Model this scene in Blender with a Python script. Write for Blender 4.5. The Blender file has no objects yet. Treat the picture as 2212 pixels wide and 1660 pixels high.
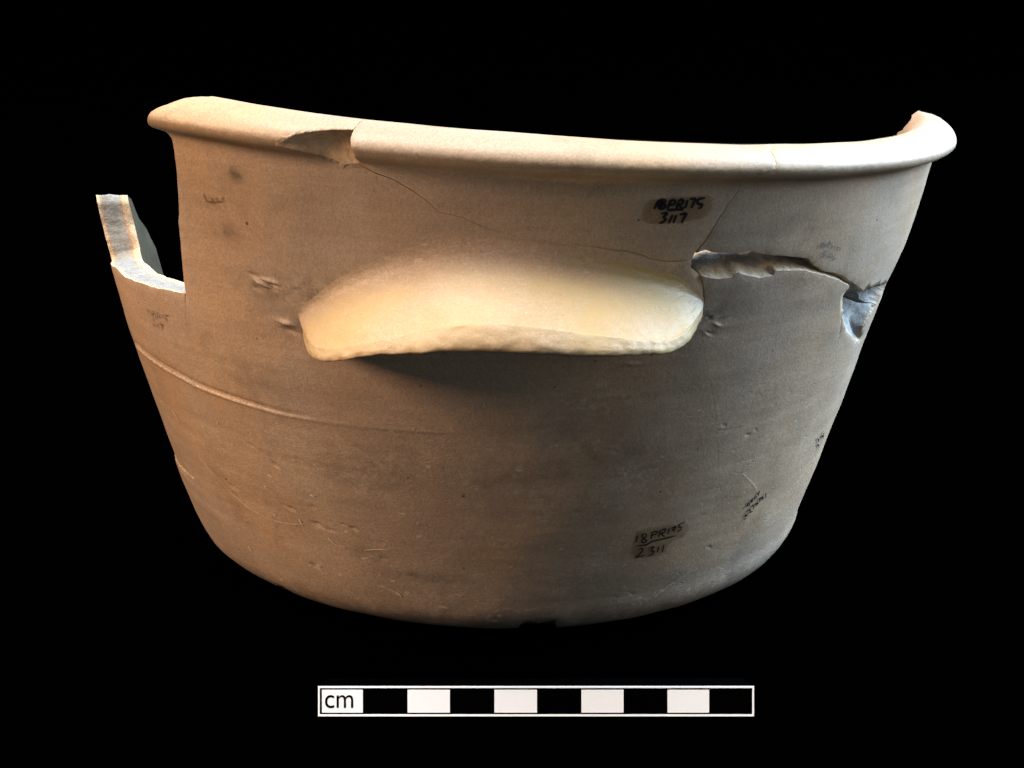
import bpy, math, random
import numpy as np
from mathutils import Vector, Matrix, noise
from mathutils.geometry import delaunay_2d_cdt
sc = bpy.context.scene
C = sc.collection
random.seed(7)
PI = math.pi
# ---------------------------------------------------------------- shape of the vessel
# working unit: U metres; heights z and radii r below are in that unit
D_CAM, H_CAM, PITCH = (39.4, 16.0818, 0.308818)
WALL = (7.315079, 0.351576, -0.010065, 0.000148, 0.886722, 0.834871)          # cubic wall and elliptical heel
RB = 9.5                 # radius used to unroll the wall
def wall_r(z):
    c0, c1, c2, c3, a, zh = WALL
    u = np.clip(1 - z/zh, 0, 1)
    return c0 + c1*z + c2*z*z + c3*z**3 - a*(1 - np.sqrt(np.maximum(1 - u*u, 0)))
def smooth(p, n=14):     # Catmull-Rom through the points
    p = np.asarray(p, float); q = np.vstack([2*p[0]-p[1], p, 2*p[-1]-p[-2]]); out = []
    for i in range(1, len(q)-2):
        t = np.linspace(0, 1, n, endpoint=False)[:, None]
        a, b, c, d = q[i-1], q[i], q[i+1], q[i+2]
        out.append(.5*((2*b) + (c-a)*t + (2*a-5*b+4*c-d)*t*t + (3*b-a-3*c+d)*t**3))
    return np.vstack(out + [p[-1:]])
ZN = 10.45               # the neck, where the lip starts
_zz = np.concatenate([.9*np.linspace(0, 1, 40, endpoint=False)**2, np.linspace(.9, ZN, 160)])
_wo = np.stack([wall_r(_zz), _zz], 1)
_rn = float(wall_r(np.array(ZN)))
_lo = smooth([(_rn, ZN), (_rn+.03, 10.60), (_rn+.10, 10.72), (_rn+.27, 10.79), (_rn+.46, 10.87), (_rn+.57, 10.99), (_rn+.58, 11.12),
              (_rn+.48, 11.26), (_rn+.28, 11.38), (_rn+.02, 11.45), (_rn-.22, 11.46)])[1:]
_th = .82 - .12*np.clip(_zz/10, 0, 1)
_wi = np.stack([np.where(_zz > .8, wall_r(np.maximum(_zz, .8)) - _th, wall_r(np.array(.8)) - _th - (.8-_zz)*.4), np.maximum(_zz, .8)], 1)
_ri = _wi[-1, 0]
_li = smooth([(_ri, ZN), (_ri+.01, 10.6), (_ri+.02, 10.75), (_ri+.03, 10.88), (_ri+.05, 11.0), (_ri+.09, 11.1), (_ri+.14, 11.19),
              (_ri+.21, 11.28), (_ri+.3, 11.36), (_ri+.4, 11.43), (_rn-.22, 11.46)])[1:]
OUT = np.vstack([_wo, _lo]); INN = np.vstack([_wi, _li])
SARC = np.concatenate([[0], np.cumsum(np.linalg.norm(np.diff(OUT, axis=0), axis=1))])
SMAX = SARC[-1]; SNECK = SARC[len(_wo)-1]
_T = np.gradient(OUT, SARC, axis=0); _T /= np.linalg.norm(_T, axis=1)[:, None]
def sgrad(z):            # the rim leans: its left side stands higher than its right
    t = np.clip((z - 4.5)/6.0, 0, 1); return .0615*t*t*(3-2*t)
def axis_dx(z):
    return np.interp(z, [0, 1.5, 6, 8.5, 10.5], [-0.03, -0.06, -0.05, 0.03, 0.05])
def lip_gain(th):        # the lip flares a little more towards the left end
    return np.interp(np.degrees(th), [-60, -35, -10, 40, 90], [1.04, 1.02, 1, 0.86, 0.85])
def place(th, r, z):
    x = r*np.sin(th) + axis_dx(z); y = -r*np.cos(th)
    return np.stack([x, y, z - sgrad(z)*(x + .038*np.maximum(x, 0)**2)], -1)   # and droops at the right
def prof(s):
    r = np.interp(s, SARC, OUT[:, 0]); z = np.interp(s, SARC, OUT[:, 1])
    tr = np.interp(s, SARC, _T[:, 0]); tz = np.interp(s, SARC, _T[:, 1])
    return r, z, tz, -tr                              # point and outward normal in the (r, z) plane
def outer(th, s, off=0., mv=None):
    th = np.asarray(th, float); s = np.asarray(s, float)
    r, z, nr, nz = prof(s)
    k = np.clip((s-SNECK)/(SMAX-SNECK), 0, 1); g = lip_gain(th) - 1
    lift = g*np.maximum(z - 10.6, 0)*np.clip((SMAX - s)/.01, 1, 1)
    r = r + g*np.maximum(r - _rn, 0)
    if mv is not None: r = r + mv[:, 0]; z = z + mv[:, 1]
    return place(th, r + nr*off, z + lift + nz*off)
def inner(th, s):
    th = np.asarray(th, float); s = np.asarray(s, float)
    g = lip_gain(th) - 1
    r = np.interp(s, SARC, INN[:, 0]); z = np.interp(s, SARC, INN[:, 1])
    return place(th, r, z + g*np.maximum(z - 10.6, 0))

U = 0.011706488911018572                                  # metres per working unit (the scale bar comes out at ten true centimetres)
# ---------------------------------------------------------------- camera, world, lamps, exposure
cam_d = bpy.data.cameras.new('camera'); cam = bpy.data.objects.new('camera', cam_d); C.objects.link(cam)
cam.location = (0, -D_CAM*U, H_CAM*U); cam.rotation_euler = (PI/2 - PITCH, 0, 0)
cam_d.sensor_width = 36; cam_d.lens = 36*3536.237/2212; cam_d.shift_x = 25/2212
cam_d.clip_start = .01; cam_d.clip_end = 50
sc.camera = cam
w = bpy.data.worlds.new('World'); sc.world = w; w.use_nodes = True
w.node_tree.nodes['Background'].inputs[0].default_value = (.55, .62, .75, 1)
w.node_tree.nodes['Background'].inputs[1].default_value = .07
sc.view_settings.view_transform = 'Standard'; sc.view_settings.look = 'None'
sc.view_settings.exposure = 0; sc.view_settings.gamma = 1
def area(name, loc, target, sx, sy, power, col):
    l = bpy.data.lights.new(name, 'AREA'); l.shape = 'RECTANGLE'; l.size = sx; l.size_y = sy; l.energy = power; l.color = col
    o = bpy.data.objects.new(name, l); C.objects.link(o); o.location = loc
    o.rotation_euler = (Vector(target) - Vector(loc)).to_track_quat('-Z', 'Y').to_euler()
    return o
area('overhead_lamp', (-.14, -.22, .80), (0, -.08, .08), .40, .27, 11.8, (1., .985, .94))
area('left_lamp', (-.94, -.38, .50), (0, -.05, .06), .3, .3, 13., (1., .63, .39))
area('right_window', (.78, .28, .50), (.05, 0, .08), .6, .6, 41, (.52, .74, 1.))
area('right_fill', (1.0, -.26, .40), (0, -.05, .07), .35, .35, 2.3, (.90, .96, 1.))  # added fill that brightens the right wall; no such lamp is known
area('front_fill', (.1, -1.1, .16), (0, 0, .04), .9, .5, .95, (.80, .93, 1.))

# ---------------------------------------------------------------- helpers
def tag(o, **k):
    for a, b in k.items(): o[a] = b
    return o
def link(name, me, parent=None):
    o = bpy.data.objects.new(name, me); C.objects.link(o)
    if parent is not None: o.parent = parent
    return o
def mesh(name, V, Fc, mat, attrs=None, smooth=True):
    me = bpy.data.meshes.new(name); me.from_pydata([tuple(p) for p in V], [], Fc); me.update()
    if smooth: me.polygons.foreach_set('use_smooth', np.ones(len(me.polygons), bool))
    for k, a in (attrs or {}).items():
        at = me.attributes.new(k, 'FLOAT', 'POINT'); at.data.foreach_set('value', np.asarray(a, np.float32))
    me.materials.append(mat); return me
def box(V, Fc, x0, x1, y0, y1, z0, z1):
    b = len(V)
    V += [(x, y, z) for z in (z0, z1) for y in (y0, y1) for x in (x0, x1)]
    Fc += [(b, b+2, b+3, b+1), (b+4, b+5, b+7, b+6), (b, b+1, b+5, b+4), (b+2, b+6, b+7, b+3), (b, b+4, b+6, b+2), (b+1, b+3, b+7, b+5)]
# ---------------------------------------------------------------- materials
class NT:
    def __init__(s, name):
        s.m = bpy.data.materials.new(name); s.m.use_nodes = True; s.t = s.m.node_tree; s.b = s.t.nodes['Principled BSDF']
    def n(s, kind, **k):
        x = s.t.nodes.new(kind)
        for a, b in k.items():
            if hasattr(x, a): setattr(x, a, b)
            else: x.inputs[a.replace('_', ' ')].default_value = b
        return x
    def l(s, a, b): s.t.links.new(a, b)
    def set(s, sock, v):
        if hasattr(v, 'is_linked') or hasattr(v, 'links'): s.l(v, sock)
        else: sock.default_value = v
    def math(s, op, a, b=0., c=False):
        x = s.n('ShaderNodeMath', operation=op, use_clamp=c); s.set(x.inputs[0], a); s.set(x.inputs[1], b); return x.outputs[0]
    def mix(s, f, a, b, mode='MIX'):
        x = s.n('ShaderNodeMix', data_type='RGBA', blend_type=mode)
        s.set(x.inputs[0], f); s.set(x.inputs[6], a); s.set(x.inputs[7], b); return x.outputs[2]
    def ramp(s, f, stops):
        x = s.n('ShaderNodeValToRGB'); e = x.color_ramp.elements
        while len(e) < len(stops): e.new(.5)
        for i, (p, c) in enumerate(stops):
            e[i].position = p; e[i].color = (*c, 1) if len(c) == 3 else c
        s.l(f, x.inputs[0]); return x.outputs[0]
    def noise(s, co, scale, detail=3., rough=.55, dist=0.):
        x = s.n('ShaderNodeTexNoise'); s.l(co, x.inputs['Vector'])
        x.inputs['Scale'].default_value = scale; x.inputs['Detail'].default_value = detail
        x.inputs['Roughness'].default_value = rough; x.inputs['Distortion'].default_value = dist
        return x.outputs['Fac']
    def attr(s, name): return s.n('ShaderNodeAttribute', attribute_name=name).outputs['Fac']
    def scaled(s, co, v):
        x = s.n('ShaderNodeMapping'); s.l(co, x.inputs['Vector']); x.inputs['Scale'].default_value = v; return x.outputs['Vector']
def g(v): return (v, v, v)
def clay(name, wear=1., warm=0.):
    k = NT(name); co = k.n('ShaderNodeTexCoord').outputs['Object']
    big = k.noise(co, 17, 4, .55, .6); mid = k.noise(co, 55, 4, .6); fine = k.noise(co, 2300, 3, .7)
    wheel = k.noise(k.scaled(co, (18, 18, 420)), 1., 3, .6, .15)
    base = k.ramp(big, [(.30, (.345, .272, .213)), (.48, (.40, .298, .215)), (.62, (.445, .305, .193)), (.75, (.47, .335, .215))])
    base = k.mix(k.ramp(mid, [(.35, g(.0)), (.75, g(.25))]), base, (.45+.05*warm, .345+.03*warm, .248-.043*warm, 1))
    # grey and dark handling stains; the heel's shading is painted in with them
    st = k.math('MULTIPLY', k.attr('stain_shade'), k.ramp(k.noise(co, 160, 5, .7, .6), [(.35, g(0)), (.62, g(1))]))
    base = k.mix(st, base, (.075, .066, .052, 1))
    ps = k.math('MULTIPLY', k.attr('pale'), k.ramp(k.noise(k.scaled(co, (1, 1, 1.5)), 330, 5, .7, .8), [(.50, g(0)), (.62, g(1))]))
    base = k.mix(k.math('MULTIPLY', ps, .55), base, (.60, .54, .42, 1))
    blot = k.math('MULTIPLY', k.ramp(k.noise(co, 70, 5, .68, .8), [(.52, g(0)), (.68, g(1))]), k.ramp(k.noise(co, 22, 2), [(.40, g(0)), (.62, g(1))]))
    base = k.mix(k.math('MULTIPLY', blot, .34), base, (.17, .135, .10, 1))
    blot2 = k.math('MULTIPLY', k.ramp(k.noise(co, 95, 5, .7, .5), [(.54, g(0)), (.70, g(1))]), k.attr('wear'))
    base = k.mix(k.math('MULTIPLY', blot2, .30), base, (.55, .46, .34, 1))
    # wheel streaks, grain, iron specks, pale scuffs
    base = k.mix(1., base, k.ramp(wheel, [(.3, g(.93)), (.7, g(1.05))]), 'MULTIPLY')
    base = k.mix(1., base, k.ramp(fine, [(.3, g(.74)), (.7, g(1.22))]), 'MULTIPLY')
    base = k.mix(1., base, k.ramp(k.noise(k.scaled(co, (1500, 1500, 420)), 1., 2, .6), [(.3, g(.93)), (.7, g(1.06))]), 'MULTIPLY')
    v = k.n('ShaderNodeTexVoronoi'); k.l(co, v.inputs['Vector']); v.inputs['Scale'].default_value = 230; v.inputs['Randomness'].default_value = 1
    v.inputs['Detail'].default_value = 0
    sel = k.math('GREATER_THAN', k.n('ShaderNodeSeparateColor').outputs[0], .0)
    sepc = k.n('ShaderNodeSeparateColor'); k.l(v.outputs['Color'], sepc.inputs[0])
    dot = k.math('MULTIPLY', k.math('LESS_THAN', k.math('ADD', v.outputs['Distance'], k.math('MULTIPLY', sepc.outputs[1], .06)), .10), k.math('GREATER_THAN', sepc.outputs[0], .82))
    base = k.mix(k.math('MULTIPLY', dot, .75), base, (.05, .042, .035, 1))
    v2 = k.n('ShaderNodeTexVoronoi'); k.l(k.scaled(co, (1, 1, 1.9)), v2.inputs['Vector']); v2.inputs['Scale'].default_value = 150
    s2 = k.n('ShaderNodeSeparateColor'); k.l(v2.outputs['Color'], s2.inputs[0])
    wm = k.attr('wear')
    chip = k.math('MULTIPLY', k.math('LESS_THAN', k.math('ADD', v2.outputs['Distance'], k.math('MULTIPLY', k.math('SUBTRACT', k.noise(co, 700, 2), .5), .55)), .10), k.math('GREATER_THAN', s2.outputs[1], .62))
    chip = k.math('MULTIPLY', chip, wm)
    base = k.mix(k.math('MULTIPLY', chip, .7*wear), base, (.58, .50, .37, 1))
    v3 = k.n('ShaderNodeTexVoronoi'); k.l(k.scaled(co, (1, 1, 1.7)), v3.inputs['Vector']); v3.inputs['Scale'].default_value = 430
    s3 = k.n('ShaderNodeSeparateColor'); k.l(v3.outputs['Color'], s3.inputs[0])
    chip3 = k.math('MULTIPLY', k.math('LESS_THAN', k.math('ADD', v3.outputs['Distance'], k.math('MULTIPLY', k.math('SUBTRACT', k.noise(co, 1500, 2), .5), .6)), .14), k.math('GREATER_THAN', s3.outputs[1], .72))
    base = k.mix(k.math('MULTIPLY', k.math('MULTIPLY', chip3, wm), .5*wear), base, (.60, .52, .40, 1))
    scuff = k.math('MULTIPLY', k.ramp(k.noise(k.scaled(co, (1, 1, 2.6)), 240, 5, .7, 1.2), [(.55, g(0)), (.68, g(1))]), k.ramp(k.noise(co, 34, 3), [(.38, g(0)), (.60, g(1))]))
    scuff = k.math('MULTIPLY', scuff, wm)
    base = k.mix(k.math('MULTIPLY', scuff, .42*wear), base, (.52, .46, .36, 1))
    # broken section: buff margins, a reddish line, a grey core
    dep = k.math('ADD', k.attr('depth'), k.math('MULTIPLY', k.math('SUBTRACT', k.noise(co, 150, 5, .7), .5), .24))
    sec = k.ramp(dep, [(.0, (.60, .46, .31)), (.07, (.56, .40, .25)), (.11, (.42, .31, .215)), (.17, (.295, .285, .262)), (.5, (.275, .27, .252)),
                       (.68, (.31, .292, .26)), (.75, (.44, .27, .165)), (.80, (.57, .41, .26)), (1., (.62, .48, .32))])
    sec = k.mix(1., sec, k.ramp(k.noise(co, 420, 4, .7), [(.3, g(.72)), (.7, g(1.16))]), 'MULTIPLY')
    base = k.mix(k.math('MULTIPLY', k.attr('tint'), k.ramp(k.noise(co, 60, 4, .6), [(.3, g(.35)), (.65, g(1))])), base, (.42, .288, .122, 1))
    fr = k.attr('frac')
    base = k.mix(k.attr('inner_dark'), base, k.mix(k.ramp(mid, [(.3, g(0)), (.7, g(1))]), (.034, .024, .010, 1), (.055, .040, .018, 1)))
    col = k.mix(fr, base, sec)
    k.l(col, k.b.inputs['Base Color'])
    rg = k.ramp(mid, [(.3, g(.44)), (.7, g(.60))])
    k.l(k.mix(fr, rg, (.9, .9, .9, 1)), k.b.inputs['Roughness'])
    k.b.inputs['Specular IOR Level'].default_value = .42
    h = k.math('ADD', k.math('MULTIPLY', k.noise(co, 1500, 4, .7), .00009), k.math('MULTIPLY', wheel, .00006))
    h = k.math('ADD', h, k.math('MULTIPLY', mid, .0003))
    h = k.math('SUBTRACT', h, k.math('MULTIPLY', dot, .00018))
    h = k.math('SUBTRACT', h, k.math('MULTIPLY', chip, .00012))
    h = k.math('SUBTRACT', h, k.math('MULTIPLY', scuff, .0001))
    h = k.math('ADD', h, k.math('MULTIPLY', k.math('MULTIPLY', fr, k.noise(co, 300, 6, .75)), .0009))
    bp = k.n('ShaderNodeBump'); bp.inputs['Strength'].default_value = .8; bp.inputs['Distance'].default_value = 1.
    k.l(h, bp.inputs['Height']); k.l(bp.outputs[0], k.b.inputs['Normal'])
    return k.m
CLAY = clay('buff_stoneware')
def plain(name, col, rough, spec=.3):
    k = NT(name); co = k.n('ShaderNodeTexCoord').outputs['Object']
    k.l(k.mix(1., (*col, 1), k.ramp(k.noise(co, 700, 3), [(.3, g(.85)), (.7, g(1.1))]), 'MULTIPLY'), k.b.inputs['Base Color'])
    k.b.inputs['Roughness'].default_value = rough; k.b.inputs['Specular IOR Level'].default_value = spec
    return k.m
def film(name, col, rough, spec, cover, sc1=500., lo=.35, hi=.6):   # thin film that lets the clay show through
    k = NT(name); co = k.n('ShaderNodeTexCoord').outputs['Object']
    k.b.inputs['Base Color'].default_value = (*col, 1); k.b.inputs['Roughness'].default_value = rough; k.b.inputs['Specular IOR Level'].default_value = spec
    k.l(k.math('MULTIPLY', k.ramp(k.noise(co, sc1, 3), [(lo, g(.55)), (hi, g(1.))]), k.math('MULTIPLY', k.attr('cover'), cover)), k.b.inputs['Alpha'])
    return k.m
INK = {'dark': film('black_ink', (.006, .006, .012), .6, .2, .97, 900., .2, .45),
       'faint': film('faded_ink', (.10, .105, .13), .7, .2, .62, 900.), 'brown': film('browned_ink', (.13, .075, .05), .7, .2, .55, 900.)}
LACQ = film('tan_lacquer', (.25, .155, .06), .35, .4, .5, 220., .3, .7)
PALE = film('pale_scratch_glint', (.72, .60, .44), .8, .2, 1., 260., .42, .6)
DARKS = film('dark_scratch', (.03, .026, .022), .8, .2, .8, 260., .42, .6)
BLACK = plain('matt_black', (.0006, .0006, .0006), 1., 0.)
k = NT('white_print'); k.b.inputs['Base Color'].default_value = (.90, .95, 1., 1); k.b.inputs['Roughness'].default_value = .8; k.b.inputs['Specular IOR Level'].default_value = .1
WHITE = k.m
k = NT('black_cloth'); k.b.inputs['Base Color'].default_value = (.00008, .00008, .00008, 1); k.b.inputs['Roughness'].default_value = 1; k.b.inputs['Specular IOR Level'].default_value = 0
CLOTH = k.m
# ---------------------------------------------------------------- the black surface
me = mesh('tabletop', [(-4, -1.2, 0), (4, -1.2, 0), (4, 6, 0), (-4, 6, 0)], [(0, 1, 2, 3)], CLOTH, smooth=False)
tag(link('tabletop', me), kind='structure')
# ---------------------------------------------------------------- data: points on the vessel, (degrees round the axis, arc length up the wall)
T = {}
T['AB'] = [(-14.947, 12.73), (-14.951, 12.57), (-14.83, 12.38), (-14.625, 12.209), (-15.128, 11.681), (-14.007, 11.57), (-11.36, 11.441), (-9.872, 11.297), (-8.814, 11.198), (-7.424, 11.031), (-6.956, 10.903)]
T['AB2'] = [(-5.828, 10.875), (-4.31, 10.832), (-1.666, 10.637), (0.851, 10.545), (3.591, 10.439), (5.793, 10.418), (8.226, 10.377), (10.122, 10.357), (11.691, 10.314), (13.331, 10.28), (15.338, 10.213), (16.317, 10.124), (18.225, 10.071), (20.077, 10.075), (21.44, 10.09)]
T['BC_B'] = [(21.854, 10.27), (22.656, 10.467), (23.508, 10.791), (24.446, 11.08), (24.867, 11.241), (25.662, 11.438), (26.184, 11.575), (26.103, 11.93), (26.602, 12.275), (28.516, 12.403), (28.81, 12.541), (29.04, 12.771), (29.163, 12.928), (29.899, 13.121), (31.0, 13.296)]
T['BC_C'] = [(21.998, 10.239), (23.223, 10.605), (23.566, 10.791)]
T['C_bot'] = [(21.998, 10.239), (23.054, 10.295), (24.008, 10.229), (27.432, 10.184), (29.262, 10.21), (32.747, 10.086), (35.928, 10.009), (38.403, 9.934), (40.258, 9.707), (42.711, 9.513), (44.66, 9.454), (47.374, 9.259), (51.082, 8.944), (55.9, 8.549), (59.436, 8.231), (63.117, 7.864), (67.372, 7.745), (68.099, 8.044)]
T['D_open'] = [(21.535, 10.049), (21.579, 9.936), (22.156, 9.695), (22.949, 9.436), (23.956, 9.202)]
T['DR_open'] = [(23.195, 9.729), (23.609, 9.557), (23.973, 9.341), (24.309, 9.165)]
T['DR_join'] = [(24.471, 9.033), (24.696, 8.702), (24.884, 8.255), (25.758, 7.844), (26.808, 7.433), (28.073, 7.01), (30.602, 5.857), (32.431, 5.02), (34.479, 4.185), (36.45, 3.458), (39.659, 2.599)]
T['DR_bot'] = [(39.659, 2.599), (44.918, 2.173), (52.397, 1.673), (61.0, 1.244)]
T['DR_top'] = [(23.195, 9.729), (24.347, 9.667), (25.618, 9.634), (27.114, 9.65), (28.064, 9.768), (28.861, 9.705), (29.85, 9.66), (31.387, 9.584), (33.494, 9.595), (33.632, 9.693), (34.858, 9.706), (38.813, 9.633), (40.605, 9.538), (44.584, 9.336), (47.307, 9.138), (49.715, 8.951)]
T['F_seam'] = [(49.715, 8.951), (50.129, 8.761), (50.438, 8.534), (50.818, 8.187), (51.555, 7.888), (52.187, 7.591), (53.41, 6.998), (54.841, 6.376), (57.706, 5.711), (60.301, 4.831), (65.01, 4.08), (63.55, 3.831), (62.603, 2.866), (59.157, 2.064), (61.0, 1.244)]
T['F_top'] = [(50.269, 8.616), (53.753, 8.358), (60.709, 7.919)]
T['F_spall'] = [(51.63, 7.936), (54.577, 7.463), (60.133, 6.934), (65.264, 6.711), (62.102, 7.317), (62.871, 7.536), (63.897, 7.664)]
T['A_left'] = [(-41.509, 11.871), (-41.402, 11.736), (-40.189, 11.706), (-39.642, 11.583), (-39.584, 11.343), (-39.886, 10.902), (-40.666, 10.349), (-41.592, 9.838), (-42.217, 9.361), (-42.797, 8.796), (-43.338, 8.403)]
T['A_lip'] = [(-39.32, 12.337), (-38.876, 12.463), (-37.339, 12.702), (-36.411, 12.921), (-35.337, 13.221)]
T['E_seam'] = [(-43.338, 8.403), (-44.468, 7.636), (-45.549, 6.856), (-45.851, 6.564), (-48.317, 5.488), (-51.192, 4.395), (-52.787, 4.123), (-56.128, 3.674), (-59.066, 3.334)]
T['E_top'] = [(-43.338, 8.403), (-47.576, 8.342), (-52.482, 8.273), (-56.989, 8.214), (-61.189, 8.155), (-65.195, 8.18)]
T['chip'] = [(-22.67, 12.259), (-20.526, 12.481), (-17.757, 12.615), (-15.518, 12.726), (-14.951, 12.57), (-14.83, 12.38), (-14.625, 12.209), (-15.154, 11.702), (-16.64, 11.648), (-18.099, 11.717), (-18.845, 11.947), (-20.216, 12.214)]
T['groove'] = [(-70.845, 6.338), (-65.018, 6.452), (-60.161, 6.46), (-55.752, 6.436), (-51.421, 6.416), (-47.248, 6.364), (-42.993, 6.341), (-38.301, 6.314), (-34.094, 6.28), (-30.216, 6.248), (-25.841, 6.239), (-21.721, 6.241), (-17.161, 6.247), (-12.802, 6.242), (-8.572, 6.238), (-3.834, 6.24)]
T['scr1'] = [(-51.439, 4.334), (-50.439, 4.198), (-48.739, 4.008), (-46.214, 3.756), (-43.382, 3.537), (-40.557, 3.374), (-37.156, 3.304), (-33.811, 3.312), (-30.534, 3.395)]
T['scr2'] = [(-19.146, 2.06), (-17.866, 2.011), (-16.772, 1.943), (-15.952, 1.841)]
T['scr3'] = [(38.101, 4.468), (39.652, 4.274), (41.158, 4.09), (42.771, 3.861)]
T['heel_glint'] = [(25.543, 1.44), (28.237, 1.703), (31.071, 1.919), (33.388, 2.094)]
T['scr5'] = [(30.641, 5.832), (32.821, 5.808), (35.576, 5.76)]
T['scr6'] = [(-51.086, 4.351), (-55.679, 3.759), (-60.51, 3.182)]
T['scr7'] = [(39.864, 2.603), (42.189, 2.42)]
T['handle_top'] = [(-25.004, 8.355), (-24.156, 8.604), (-22.096, 8.878), (-18.877, 9.324), (-14.775, 9.713), (-10.394, 10.088), (-6.26, 10.337), (-1.765, 10.414), (2.706, 10.375), (7.253, 10.257), (11.964, 10.082), (16.351, 9.914), (19.88, 9.698), (22.511, 9.398), (24.16, 9.135)]
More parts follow.
